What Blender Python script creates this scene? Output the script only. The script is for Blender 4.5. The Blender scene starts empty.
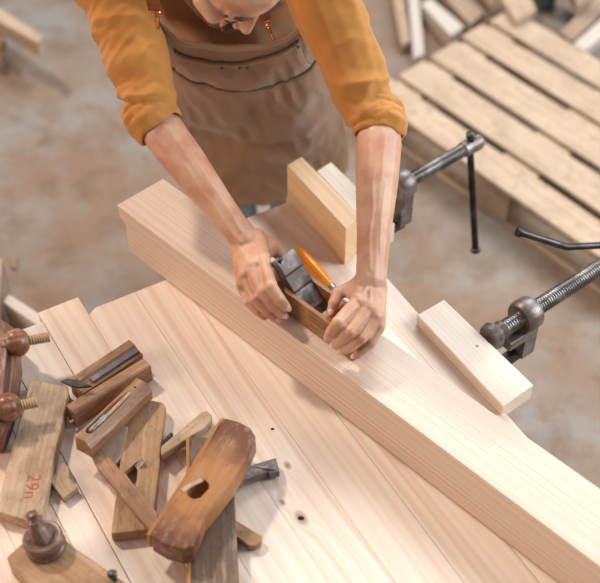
import bpy, bmesh, math, random
from mathutils import Vector, Matrix, noise
random.seed(7)
S = bpy.context.scene
COL = S.collection
PI = math.pi
R = math.radians

# ------------------------------------------------------------------ camera
F = 1200.0; TH = R(46.2); DD = 2.35
CAM = Vector((0, -DD*math.cos(TH), .9+DD*math.sin(TH)))
FW = Vector((0, math.cos(TH), -math.sin(TH))); UP = Vector((0, math.sin(TH), math.cos(TH)))
def at(x, y, z):
    d = FW+Vector((1, 0, 0))*((x-300)/F)-UP*((y-291.5)/F)
    return CAM+d*((z-CAM.z)/d.z)
cd = bpy.data.cameras.new('camera'); cam = bpy.data.objects.new('camera', cd); COL.objects.link(cam)
cam.location = CAM; cam.rotation_euler = (PI/2-TH, 0, 0)
cd.sensor_width = 36; cd.sensor_fit = 'HORIZONTAL'; cd.lens = 36*F/600
cd.dof.use_dof = True; cd.dof.focus_distance = 2.28; cd.dof.aperture_fstop = 2.5
S.camera = cam
S.view_settings.view_transform = 'Standard'; S.view_settings.look = 'None'
S.view_settings.gamma = 1; S.view_settings.use_curve_mapping = False
S.view_settings.exposure = 0.10

# ------------------------------------------------------------------ materials
def hexc(h):
    h = h.lstrip('#'); c = [int(h[i:i+2], 16)/255 for i in (0, 2, 4)]
    return tuple(x/12.92 if x <= .04045 else ((x+.055)/1.055)**2.4 for x in c)+(1,)
class NT:
    def __init__(s, name, rough=.6, metal=0.0, spec=.5):
        s.m = bpy.data.materials.new(name); s.m.use_nodes = True
        s.t = s.m.node_tree; s.b = s.t.nodes['Principled BSDF']
        s.b.inputs['Roughness'].default_value = rough; s.b.inputs['Metallic'].default_value = metal
        s.b.inputs['Specular IOR Level'].default_value = spec
    def n(s, kind, **kw):
        n = s.t.nodes.new(kind)
        for k, v in kw.items(): setattr(n, k, v)
        return n
    def l(s, a, b): s.t.links.new(a, b)
    def coord(s, scale=(1, 1, 1), rand=True, rot=(0, 0, 0)):
        tc = s.n('ShaderNodeTexCoord'); src = tc.outputs['Object']
        if rand:
            oi = s.n('ShaderNodeObjectInfo'); m = s.n('ShaderNodeVectorMath', operation='ADD')
            mm = s.n('ShaderNodeMath', operation='MULTIPLY'); mm.inputs[1].default_value = 7.3
            s.l(oi.outputs['Random'], mm.inputs[0]); s.l(src, m.inputs[0]); s.l(mm.outputs[0], m.inputs[1]); src = m.outputs[0]
        mp = s.n('ShaderNodeMapping'); mp.inputs['Scale'].default_value = scale; mp.inputs['Rotation'].default_value = rot
        s.l(src, mp.inputs['Vector']); return mp.outputs[0]
    def noise(s, vec, scale=1, detail=3, rough=.5, dist=0):
        n = s.n('ShaderNodeTexNoise'); s.l(vec, n.inputs['Vector']); n.inputs['Scale'].default_value = scale
        n.inputs['Detail'].default_value = detail; n.inputs['Roughness'].default_value = rough; n.inputs['Distortion'].default_value = dist
        return n.outputs['Fac']
    def math(s, op, a, b=None, c=None):
        n = s.n('ShaderNodeMath', operation=op)
        for i, v in enumerate((a, b, c)):
            if v is None: continue
            if isinstance(v, (int, float)): n.inputs[i].default_value = v
            else: s.l(v, n.inputs[i])
        return n.outputs[0]
    def ramp(s, fac, stops):
        n = s.n('ShaderNodeValToRGB'); s.l(fac, n.inputs[0]); e = n.color_ramp.elements
        while len(e) < len(stops): e.new(.5)
        for i, (p, c) in enumerate(stops):
            e[i].position = p; e[i].color = hexc(c) if isinstance(c, str) else c
        return n.outputs['Color']
    def mix(s, fac, a, b, mode='MIX'):
        n = s.n('ShaderNodeMix', data_type='RGBA', blend_type=mode)
        if isinstance(fac, (int, float)): n.inputs[0].default_value = fac
        else: s.l(fac, n.inputs[0])
        for sock, v in ((n.inputs[6], a), (n.inputs[7], b)):
            if isinstance(v, str): sock.default_value = hexc(v)
            elif isinstance(v, tuple): sock.default_value = v
            else: s.l(v, sock)
        return n.outputs[2]
    def color(s, c):
        if isinstance(c, str): s.b.inputs['Base Color'].default_value = hexc(c)
        else: s.l(c, s.b.inputs['Base Color'])
    def bump(s, h, strength=.3, dist=.001):
        n = s.n('ShaderNodeBump'); n.inputs['Strength'].default_value = strength; n.inputs['Distance'].default_value = dist
        s.l(h, n.inputs['Height']); s.l(n.outputs[0], s.b.inputs['Normal'])

def wood(name, light, dark, freq=90, amp=3.0, contrast=.6, rough=.55, dirt=None, dirt_amt=.5, spots=False, knots=(), fine=.5, stretch=.5, mott=5):
    """long-grained timber, the grain runs along local X"""
    s = NT(name, rough, spec=.35)
    tc = s.coord((1, 1, 1)); sep = s.n('ShaderNodeSeparateXYZ'); s.l(tc, sep.inputs[0])
    big = s.noise(s.coord((stretch, 4, 4)), 1.6, 2, .45)
    yz = s.math('ADD', sep.outputs['Y'], s.math('MULTIPLY', sep.outputs['Z'], .8))
    t = s.math('ADD', s.math('MULTIPLY', yz, freq), s.math('MULTIPLY', big, amp*4))
    loc = s.n('ShaderNodeTexCoord')
    kfac = None
    for kx, ky, kr in knots:
        d = s.n('ShaderNodeVectorMath', operation='DISTANCE'); mp = s.n('ShaderNodeMapping'); mp.inputs['Scale'].default_value = (.6, 1, 1)
        s.l(loc.outputs['Object'], mp.inputs[0]); s.l(mp.outputs[0], d.inputs[0]); d.inputs[1].default_value = (kx*.6, ky, 0)
        g = s.math('DIVIDE', kr*kr*6, s.math('ADD', s.math('MULTIPLY', d.outputs['Value'], d.outputs['Value']), kr*kr))
        t = s.math('ADD', t, g)
        k = s.n('ShaderNodeMapRange'); s.l(d.outputs['Value'], k.inputs[0])
        k.inputs[1].default_value = kr*.55; k.inputs[2].default_value = kr*2.2; k.inputs[3].default_value = 1; k.inputs[4].default_value = 0
        kfac = k.outputs[0] if kfac is None else s.math('MAXIMUM', kfac, k.outputs[0])
    n1d = s.n('ShaderNodeTexNoise', noise_dimensions='1D'); s.l(t, n1d.inputs['W']); n1d.inputs['Scale'].default_value = 1.0; n1d.inputs['Detail'].default_value = 1.5; n1d.inputs['Roughness'].default_value = .55
    mr = s.n('ShaderNodeMapRange'); s.l(n1d.outputs['Fac'], mr.inputs[0]); mr.inputs[1].default_value = .36; mr.inputs[2].default_value = .68
    g = mr.outputs[0]
    fi = s.noise(s.coord((5, 330, 330)), 1, 2, .6)
    patch = s.noise(s.coord((.8, 6, 6)), 1.4, 2)
    gfac = s.math('MULTIPLY', s.math('MULTIPLY', g, contrast), s.math('MULTIPLY_ADD', patch, 1.4, .1))
    gfac = s.math('ADD', gfac, s.math('MULTIPLY', s.math('SUBTRACT', fi, .5), fine))
    col = s.mix(gfac, light, dark)
    if dirt:
        dn = s.noise(s.coord((1, 1.6, 1.6)), mott, 5, .6, .6)
        dr = s.n('ShaderNodeMapRange'); s.l(dn, dr.inputs[0]); dr.inputs[1].default_value = .42; dr.inputs[2].default_value = .66
        col = s.mix(s.math('MULTIPLY', dr.outputs[0], dirt_amt), col, dirt)
    if dirt:
        sc = s.noise(s.coord((.35, 2.2, 2.2)), 26, 4, .7)
        sr = s.n('ShaderNodeMapRange'); s.l(sc, sr.inputs[0]); sr.inputs[1].default_value = .54; sr.inputs[2].default_value = .68
        col = s.mix(s.math('MULTIPLY', sr.outputs[0], .42), col, '#cdb79c')
        sc2 = s.noise(s.coord((.8, 1.5, 1.5)), 45, 4, .7)
        sr = s.n('ShaderNodeMapRange'); s.l(sc2, sr.inputs[0]); sr.inputs[1].default_value = .56; sr.inputs[2].default_value = .7
        col = s.mix(s.math('MULTIPLY', sr.outputs[0], .5), col, '#4c3322')
    if spots:
        v = s.n('ShaderNodeTexVoronoi'); s.l(s.coord((1, 1, 1)), v.inputs['Vector']); v.inputs['Scale'].default_value = 85
        sp = s.math('LESS_THAN', v.outputs['Distance'], .1)
        keep = s.math('GREATER_THAN', s.noise(s.coord(), 14, 1), .5)
        col = s.mix(s.math('MULTIPLY', s.math('MULTIPLY', sp, keep), .85), col, '#3a2618')
    if kfac is not None: col = s.mix(s.math('MULTIPLY', kfac, .75), col, '#7a4f31')
    s.color(col)
    s.bump(s.math('ADD', s.math('MULTIPLY', g, .3), fi), .25, .0006)
    return s.m

M = {}
for i, (a, b, f_, am, c) in enumerate([('#ead4c0', '#cfa37c', 50, 1.6, .6), ('#ebd8c7', '#d9b596', 60, 1.2, .55), ('#e9d6c5', '#d6b08e', 75, 1.4, .55),
                                       ('#ecdaca', '#dcba9b', 60, 1.8, .5), ('#ebd8c8', '#d8b494', 45, 1.5, .6), ('#ebd8c7', '#d9b697', 70, 1.1, .55)]):
    M['pine%d' % i] = wood('planed pine %d' % i, a, b, f_, am, c)
M['beam'] = wood('planed ash', '#e0cab6', '#bf9a7c', 190, .5, .62, .42, fine=.3, stretch=.15)
M['block'] = wood('spruce offcut', '#e0bf97', '#c4965f', 90, 1.0, .5)
M['caul'] = wood('pale spruce', '#e2d2c0', '#cba985', 120, .6, .4)
M['pallet'] = wood('rough pallet pine', '#c5ad94', '#a28566', 80, 1.2, .5, .85, '#967b62', .4)
M['scrap'] = wood('sawn scrap', '#ad9580', '#8f745c', 90, 1.2, .5, .85, '#8c7058', .4)
M['scrap_white'] = wood('pale sawn board', '#c4b9ac', '#ab977f', 90, .8, .3, .8)
M['old_grey'] = wood('worn grey beech', '#bda084', '#94765a', 170, .6, .45, .6, '#80603f', .6, True, mott=13)
M['old_tan'] = wood('worn tan beech', '#b08a64', '#866143', 150, .7, .4, .55, '#7f5433', .6, True, mott=11)
M['old_brown'] = wood('old brown beech', '#a27856', '#704a30', 150, .7, .5, .5, '#684834', .65, True, mott=14)
M['orange_edge'] = wood('amber wood', '#b07a45', '#86522a', 140, .6, .4, .4)
M['old_dark'] = wood('dark oiled timber', '#6e5543', '#433024', 170, .5, .6, .5, '#8a7763', .45, True, mott=12)
M['old_purple'] = wood('blackened timber', '#66514a', '#3b2d29', 160, .5, .6, .4, '#8e8078', .6, mott=20)
M['red_brown'] = wood('red brown stained timber', '#704a3c', '#42261e', 60, .7, .3, .38, '#8f6a55', .65, mott=26)
M['nut_wood'] = wood('turned brown hardwood', '#935f3e', '#5f3822', 90, .7, .5, .3, '#54321f', .65, mott=26)
M['thread_wood'] = wood('pale screw timber', '#b99a74', '#8c6a4a', 90, .5, .3, .5)
M['plane_wood'] = wood('oiled plane body', '#b07c4c', '#7c4f2c', 130, .6, .5, .38, '#5c3a24', .6, mott=16)
M['knob_wood'] = wood('dark turned knob', '#6a4c3d', '#3b2620', 60, .5, .4, .3, '#8d7260', .6, mott=30)
# varnished plane: worn through in the middle, dark at its ends, grey scuffs
s = NT('varnished orange beech', .34, spec=.4)
sep = s.n('ShaderNodeSeparateXYZ'); tcn = s.n('ShaderNodeTexCoord'); s.l(tcn.outputs['Object'], sep.inputs[0])
g = s.noise(s.coord((3, 60, 60)), 2, 3, .6); n1 = s.noise(s.coord((1, 1, 1)), 16, 4, .6); n2 = s.noise(s.coord((1, 3, 3)), 30, 5, .7)
c = s.mix(g, '#b5804e', '#905c31')
endm = s.math('ADD', s.math('MULTIPLY', s.math('ABSOLUTE', sep.outputs['X']), 5.2), s.math('MULTIPLY', n1, .9))
mr = s.n('ShaderNodeMapRange'); s.l(endm, mr.inputs[0]); mr.inputs[1].default_value = .62; mr.inputs[2].default_value = 1.0
c = s.mix(s.math('MULTIPLY', mr.outputs[0], .85), c, '#5a3322')
mr2 = s.n('ShaderNodeMapRange'); s.l(n2, mr2.inputs[0]); mr2.inputs[1].default_value = .52; mr2.inputs[2].default_value = .66
c = s.mix(s.math('MULTIPLY', mr2.outputs[0], .6), c, '#9c8577')
s.color(c); s.bump(n2, .4, .001); M['old_orange'] = s.m

def simple(name, c, rough=.5, metal=0, var=None, scale=20, bump=0, vamt=.6, bs=60):
    s = NT(name, rough, metal)
    if var:
        nz = s.noise(s.coord(), scale, 4, .6); s.color(s.mix(s.ramp(nz, [(.35, (0, 0, 0, 1)), (.35+.35*vamt, (1, 1, 1, 1))]), c, var))
    else: s.color(c)
    if bump: s.bump(s.noise(s.coord(), bs, 3), bump, .001)
    return s.m
M['steel'] = simple('dull worked steel', '#a3a19d', .33, .85, '#6d6762', 25, .3)
M['iron_dark'] = simple('dark forged iron', '#55504e', .42, .8, '#3a3532', 30, .4)
M['iron_rust'] = simple('rusty clamp iron', '#8f8b88', .42, .55, '#75655b', 30, .5)
M['blade'] = simple('tarnished plane iron', '#b9b3ae', .42, .15, '#6d6460', 40, .35)
M['blade_rust'] = simple('brown tarnished cap iron', '#a1968f', .45, .15, '#66574f', 30, .35)
M['handle_orange'] = simple('amber plastic handle', '#e08a1e', .25, 0)
M['leather'] = simple('tan leather', '#9a5424', .5, 0, '#7c3f19', 40, .3)
M['brass'] = simple('polished copper brass', '#d99a5c', .22, 1)
M['green'] = simple('grey green painted steel', '#59665a', .5, .1, '#454f47', 8)
M['ink_red'] = simple('faded red ink', '#a8452f', .7)
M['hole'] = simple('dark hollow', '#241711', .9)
M['nail'] = simple('fingernail', '#e6bdae', .3)
M['hair'] = simple('short brown hair', '#5a3f2c', .6, 0, '#39271b', 60, .8)
M['beard'] = simple('brown stubble beard', '#8d5f40', .75, 0, '#4e3220', 260, .9, bs=400)
M['brow'] = simple('dark eyebrow hair', '#4a3022', .7)
M['pencil'] = simple('pencil mark', '#8f7660', .8)
M['shoe'] = simple('dark work boot', '#3a2c22', .6)

# skin
s = NT('skin', .48); s.b.inputs['Subsurface Weight'].default_value = .12; s.b.inputs['Subsurface Radius'].default_value = (.012, .005, .003)
n1 = s.noise(s.coord(rand=False), 22, 3, .5); n2 = s.noise(s.coord(rand=False), 130, 3, .6)
c = s.mix(s.ramp(n1, [(.38, (0, 0, 0, 1)), (.66, (1, 1, 1, 1))]), '#d6ab8b', '#c58b6d')
c = s.mix(s.math('MULTIPLY', n2, .25), c, '#a56d52'); s.color(c)
s.bump(s.noise(s.coord(rand=False), 420, 3), .35, .0008); M['skin'] = s.m
# cloth
def cloth(name, a, b, rough=.9, weave=900):
    s = NT(name, rough, spec=.2); s.b.inputs['Sheen Weight'].default_value = .25
    n1 = s.noise(s.coord(rand=False), 7, 4, .6); s.color(s.mix(n1, a, b))
    s.bump(s.math('ADD', s.noise(s.coord(rand=False), 18, 3), s.math('MULTIPLY', s.noise(s.coord(rand=False), weave, 2), .12)), .5, .004); return s.m
M['shirt'] = cloth('ochre cotton', '#c78a45', '#b37636')
M['apron'] = cloth('brown waxed canvas', '#a07f62', '#85664b', .75)
M['apron_edge'] = cloth('brown canvas hem', '#b09074', '#97775c', .75)
M['jeans'] = cloth('pale blue denim', '#8f9aa0', '#7d878d')
# floor
s = NT('worn concrete', .75, spec=.3)
a = s.noise(s.coord(rand=False), 2.2, 6, .62); b = s.noise(s.coord(rand=False), 7, 5, .65, .4); d = s.noise(s.coord(rand=False), 34, 4, .6)
c = s.mix(s.ramp(a, [(.42, (0, 0, 0, 1)), (.66, (1, 1, 1, 1))]), '#856b56', '#8f8a83')
c = s.mix(s.math('MULTIPLY', s.ramp(b, [(.48, (0, 0, 0, 1)), (.66, (1, 1, 1, 1))]), .6), c, '#705843')
c = s.mix(s.math('MULTIPLY', s.ramp(d, [(.5, (0, 0, 0, 1)), (.75, (1, 1, 1, 1))]), .4), c, '#7c6552')
s.color(c); s.bump(d, .3, .003); M['floor'] = s.m

# ------------------------------------------------------------------ object helpers
WM = {}
def tag(o, label=None, cat=None, group=None, kind=None):
    if label: o['label'] = label
    if cat: o['category'] = cat
    if group: o['group'] = group
    if kind: o['kind'] = kind
    return o
def thing(name, label, cat, loc, group=None):
    o = bpy.data.objects.new(name, None); COL.objects.link(o); o.location = loc; o.empty_display_size = .05
    WM[o] = Matrix.Translation(loc); return tag(o, label, cat, group)
def place(o, parent, mw):
    WM[o] = mw
    if parent is not None:
        o.parent = parent; o.matrix_basis = WM[parent].inverted() @ mw
    else: o.matrix_basis = mw
def obj(name, bm, mat, parent=None, mw=None, smooth=False):
    me = bpy.data.meshes.new(name)
    bmesh.ops.recalc_face_normals(bm, faces=bm.faces[:]); bm.to_mesh(me); bm.free()
    o = bpy.data.objects.new(name, me); COL.objects.link(o)
    for m in (mat if isinstance(mat, (list, tuple)) else [mat]): me.materials.append(m)
    place(o, parent, mw or Matrix.Identity(4))
    if smooth:
        for p in me.polygons: p.use_smooth = True
        me.set_sharp_from_angle(angle=R(38))
    return o
def bake(o):
    bpy.context.view_layer.update()
    dg = bpy.context.evaluated_depsgraph_get()
    me = bpy.data.meshes.new_from_object(o.evaluated_get(dg), depsgraph=dg)
    o.modifiers.clear(); o.data = me; return me
def frame(o, xdir, up=Vector((0, 0, 1))):
    x = Vector(xdir).normalized(); y = Vector(up).cross(x).normalized(); z = x.cross(y)
    m = Matrix((x, y, z)).transposed().to_4x4(); m.translation = o; return m
def dirz(deg): return Vector((math.cos(R(deg)), math.sin(R(deg)), 0))
def bevel(bm, w, seg=2):
    if w: bmesh.ops.bevel(bm, geom=[e for e in bm.edges if len(e.link_faces) == 2 and e.calc_face_angle() > .35]+bm.verts[:0], offset=w, segments=seg, profile=.5, affect='EDGES', clamp_overlap=True)
def add_box(bm, x0, x1, y0, y1, z0, z1, mw=None):
    vs = [bm.verts.new((x, y, z)) for x in (x0, x1) for y in (y0, y1) for z in (z0, z1)]
    for f in ((0, 1, 3, 2), (4, 6, 7, 5), (0, 4, 5, 1), (2, 3, 7, 6), (0, 2, 6, 4), (1, 5, 7, 3)): bm.faces.new([vs[i] for i in f])
    if mw: bmesh.ops.transform(bm, matrix=mw, verts=vs)
    return vs
def box(x0, x1, y0, y1, z0, z1, bv=.0015):
    bm = bmesh.new(); add_box(bm, x0, x1, y0, y1, z0, z1); bmesh.ops.recalc_face_normals(bm, faces=bm.faces[:]); bevel(bm, bv); return bm
def prism(top, th, bv=.0015, botz=None):
    """top: list of Vectors; extruded straight down by th"""
    bm = bmesh.new(); n = len(top)
    a = [bm.verts.new(p) for p in top]; b = [bm.verts.new((p.x, p.y, botz if botz is not None else p.z-th)) for p in top]
    bm.faces.new(a); bm.faces.new(b[::-1])
    for i in range(n): bm.faces.new((a[i], b[i], b[(i+1) % n], a[(i+1) % n]))
    bmesh.ops.recalc_face_normals(bm, faces=bm.faces[:]); bevel(bm, bv); return bm
def slab(name, pts, z, th, mat, ang=None, parent=None, bv=.0015, botz=None, world=False):
    """a piece whose top face has the given corners (photo points at height z, or world points)"""
    P = [p if world else (at(*p, z) if len(p) == 2 else at(*p)) for p in pts]
    c = sum(P, Vector())/len(P)
    if ang is None:
        e = max(((P[i]-P[(i+1) % len(P)]) for i in range(len(P))), key=lambda v: v.length); ang = math.degrees(math.atan2(e.y, e.x))
    mw = Matrix.Translation(c) @ Matrix.Rotation(R(ang), 4, 'Z'); inv = mw.inverted()
    L = [inv @ p for p in P]
    return obj(name, prism(L, th, bv, None if botz is None else botz-c.z), mat, parent, mw)
def lathe(prof, n=24, bm=None, mw=None, closed=True):
    """prof: (x along axis, radius)"""
    bm = bm or bmesh.new(); rings = []; new = []
    for x, r in prof:
        ring = [bm.verts.new((x, r*math.cos(2*PI*k/n), r*math.sin(2*PI*k/n))) for k in range(n)]; rings.append(ring); new += ring
    for a, b in zip(rings, rings[1:]):
        for k in range(n): bm.faces.new((a[k], a[(k+1) % n], b[(k+1) % n], b[k]))
    if closed: bm.faces.new(rings[0][::-1]); bm.faces.new(rings[-1])
    if mw: bmesh.ops.transform(bm, matrix=mw, verts=new)
    return bm
def thread_prof(x0, x1, r, pitch, depth):
    p = []; x = x0
    while x < x1-1e-6:
        p += [(x, r-depth), (x+pitch*.3, r), (x+pitch*.6, r), (x+pitch*.85, r-depth)]; x += pitch
    return p
def helix(L, r, pitch, depth, n=20):
    """threaded rod along X, a true helical thread"""
    bm = bmesh.new(); m = int(L/pitch*8); rings = []
    for i in range(m+1):
        x = L*i/m; ring = []
        for k in range(n):
            ph = (x/pitch-k/n) % 1.0; h = max(0, min(1, (.5-abs(ph-.5))*4-.5))
            rr = r-depth*(1-h); a = 2*PI*k/n; ring.append(bm.verts.new((x, rr*math.cos(a), rr*math.sin(a))))
        rings.append(ring)
    for a, b in zip(rings, rings[1:]):
        for k in range(n): bm.faces.new((a[k], a[(k+1) % n], b[(k+1) % n], b[k]))
    bm.faces.new(rings[0][::-1]); bm.faces.new(rings[-1]); return bm
_ico = bmesh.new(); bmesh.ops.create_icosphere(_ico, subdivisions=2, radius=1); ICO = [v.co.copy() for v in _ico.verts]; _ico.free()
def hull(bm, items):
    """convex hull of spheres (p, r) or ellipsoids (p, (rx,ry,rz)[, rotation])"""
    vs = []
    for it in items:
        p, r = it[0], it[1]; rot = it[2] if len(it) > 2 else None
        for c in ICO:
            v = Vector((c.x*r[0], c.y*r[1], c.z*r[2])) if isinstance(r, tuple) else c*r
            if rot: v = rot @ v
            vs.append(bm.verts.new(Vector(p)+v))
    res = bmesh.ops.convex_hull(bm, input=vs)
    dele = {g for g in res['geom_interior'] if isinstance(g, bmesh.types.BMVert)} | {g for g in res['geom_unused'] if isinstance(g, bmesh.types.BMVert)}
    bmesh.ops.delete(bm, geom=list(dele), context='VERTS')
def chain(bm, nodes):
    for a, b in zip(nodes, nodes[1:]): hull(bm, [a, b])
def remesh(o, voxel, smooth=4, fac=.5):
    m = o.modifiers.new('r', 'REMESH'); m.mode = 'VOXEL'; m.voxel_size = voxel
    if smooth: k = o.modifiers.new('s', 'SMOOTH'); k.iterations = smooth; k.factor = fac
    me = bake(o)
    for p in me.polygons: p.use_smooth = True
    return me
def displace(me, fn):
    n = len(me.vertices); co = [0.0]*(3*n); no = [0.0]*(3*n)
    me.vertices.foreach_get('co', co); me.vertices.foreach_get('normal', no)
    for i in range(n):
        j = 3*i; p = Vector(co[j:j+3]); q = Vector(no[j:j+3]); p = p+q*fn(p); co[j:j+3] = p[:]
    me.vertices.foreach_set('co', co); me.update()
def cut(o, cbm, mw):
    """cut a hollow out of o"""
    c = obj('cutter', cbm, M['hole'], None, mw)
    m = o.modifiers.new('b', 'BOOLEAN'); m.operation = 'DIFFERENCE'; m.object = c; m.solver = 'EXACT'
    bake(o); bpy.data.objects.remove(c)

# ------------------------------------------------------------------ setting: floor
bm = bmesh.new(); bmesh.ops.create_grid(bm, x_segments=1, y_segments=1, size=6)
fl = obj('floor', bm, M['floor'], None, Matrix.Translation((0, 1.5, 0))); fl['kind'] = 'structure'

# ------------------------------------------------------------------ workbench
TZ = .8; BA = -60
Uv, Vv = dirz(-60), dirz(30)
def uv(u, v, z=TZ): return Uv*u+Vv*v+Vector((0, 0, z))
bench = thing('workbench', 'wooden workbench with a pale pine top made of wide boards with uneven ends', 'workbench', uv(.3, -.2, 0))
EDGE = .226
boards = [(-.90, -.683, -.26), (-.683, -.596, -.27), (-.596, -.538, -.275), (-.538, -.445, -.275), (-.445, -.357, -.2985), (-.357, -.25, -.253), (-.25, -.152, -.253),
          (-.152, -.052, -.25), (-.052, .058, -.30), (.058, .168, -.336), (.168, EDGE, -.352)]
mats = ['pine2', 'pine0', 'pine4', 'pine5', 'pine0', 'pine1', 'pine3', 'pine_knot', 'pine2', 'pine4', 'pine5']
kn = at(301, 518, TZ)
for (v0, v1, u0), mt in zip(boards, mats):
    gap = .0008 if v0 in (-.596, -.538, -.052) else .00025; u1 = 1.25; zz = TZ+random.uniform(-.0006, 0)
    if abs(v0+.25) < .001: mt = 'pine_knot'
    elif mt == 'pine_knot': mt = 'pine1'
    pts = [uv(u0, v0+gap, zz), uv(u1, v0+gap, zz), uv(u1, v1-gap, zz), uv(u0, v1-gap, zz)]
    if abs(v0+.538) < .001: pts = [uv(u0, v0+gap, zz), uv(u1, v0+gap, zz), uv(u1, v1-gap, zz), uv(u0+.004, v1-gap, zz), uv(u0+.004, v1-.03, zz)]
    if abs(v0+.357) < .001: pts = [uv(-.241, v0+gap, zz), uv(u1, v0+gap, zz), uv(u1, v1-gap, zz), uv(u0, v1-gap, zz), uv(u0, v0+.018, zz), uv(-.249, v0+.012, zz)]
    if mt == 'pine_knot':
        c = sum(pts, Vector())/4; mw = Matrix.Translation(c) @ Matrix.Rotation(R(BA), 4, 'Z'); k = mw.inverted() @ kn
        M['pine_knot'] = wood('knotty pine', '#ebd8c8', '#d2aa86', 60, 1.5, .6, knots=[(k.x, k.y, .006), (k.x-.11, k.y+.035, .0035), (k.x-.045, k.y-.012, .003)])
    slab('board', pts, 0, .034, M[mt], BA, bench, .0009 if gap > .0005 else .0003, world=True)
ho = lathe([(-.002, .0062), (.0006, .0058)], 14); obj('knot_hole', ho, M['hole'], bench, Matrix.Translation(kn+Vector((0, 0, .0002))) @ Matrix.Rotation(-PI/2, 4, 'Y') @ Matrix.Scale(.6, 4, (0, 1, 0)))
k2 = at(272.5, 429, TZ); ho = lathe([(-.002, .0035), (.0006, .0033)], 12); obj('knot_hole', ho, M['hole'], bench, Matrix.Translation(k2+Vector((0, 0, .0002))) @ Matrix.Rotation(-PI/2, 4, 'Y') @ Matrix.Scale(.6, 4, (0, 1, 0)))
for u in (-.15, .9):
    slab('rail', [uv(u-.04, -.86, TZ-.0355), uv(u+.04, -.86, TZ-.0355), uv(u+.04, .19, TZ-.0355), uv(u-.04, .19, TZ-.0355)], 0, .09, M['block'], 30, bench, .003, world=True)
    for v in (-.8, .12):
        slab('leg', [uv(u-.04, v-.04, TZ-.126), uv(u+.04, v-.04, TZ-.126), uv(u+.04, v+.04, TZ-.126), uv(u-.04, v+.04, TZ-.126)], 0, 1, M['block'], 30, bench, .003, botz=.0, world=True)

# ------------------------------------------------------------------ the beam being planed
BZ = .92
bA, bB = at(117, 205, BZ), at(165, 180, BZ)
bd = dirz(-44.9); bn = dirz(45.1)
n0 = at(347, 378, BZ); w = .122
def near_pt(t): return bA+bd*t
L = 1.75
mwb = frame(bA, bd)
bm = bmesh.new()
# end profile: a shallow shoulder is cut out of the lower far end
prof = [(0, 0), (L, 0), (L, -.1185), (.018, -.1185), (.022, -.045), (.004, -.032)]
a = [bm.verts.new((x, 0, z)) for x, z in prof]; b = [bm.verts.new((x+(0.004 if x < .1 else 0), w, z)) for x, z in prof]
bm.faces.new(a[::-1]); bm.faces.new(b)
for i in range(len(prof)): bm.faces.new((a[i], a[(i+1) % len(prof)], b[(i+1) % len(prof)], b[i]))
bmesh.ops.recalc_face_normals(bm, faces=bm.faces[:]); bevel(bm, .0012)
beam = obj('timber_beam', bm, M['beam'], None, mwb)
for px_ in ((353, 362.5), (318, 331)):
    q_ = (at(*px_, BZ)-bA).dot(bd); obj('pencil_line', box(q_-.0003, q_+.0003, .004, w-.004, -.0003, .0001, 0), M['pencil'], beam, mwb)
tag(beam, 'long thick planed timber beam lying across the workbench under the hand plane', 'beam')

# ------------------------------------------------------------------ blocks and cauls
bl = slab('wood_block', [(287, 165), (301.5, 156.5), (359.5, 215.5), (346, 229)], .905, .1045, M['block'], None, None, .0015)
tag(bl, 'upright tan wood block standing on edge behind the beam, between the two forearms', 'wood block')
bl = slab('wood_block', [(316.5, 171), (331, 162), (395, 224), (378, 236)], .842, .05, M['caul'], None, None, .0015)
tag(bl, 'pale flat wood block pressed by the upper clamp behind the upright block', 'wood block')
bl = slab('wood_block', [(417, 315), (444, 299.5), (533.5, 385), (503, 406.5)], .826, .04, M['caul'], None, None, .0015)
tag(bl, 'short pale board held against the bench edge by the right screw clamp', 'wood block')
pc = bl
k = at(477, 346, .826)
obj('knot', lathe([(-.0005, .0035), (.0004, .0032)], 12), M['old_tan'], bl, Matrix.Translation(k) @ Matrix.Rotation(-PI/2, 4, 'Y'))

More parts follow.
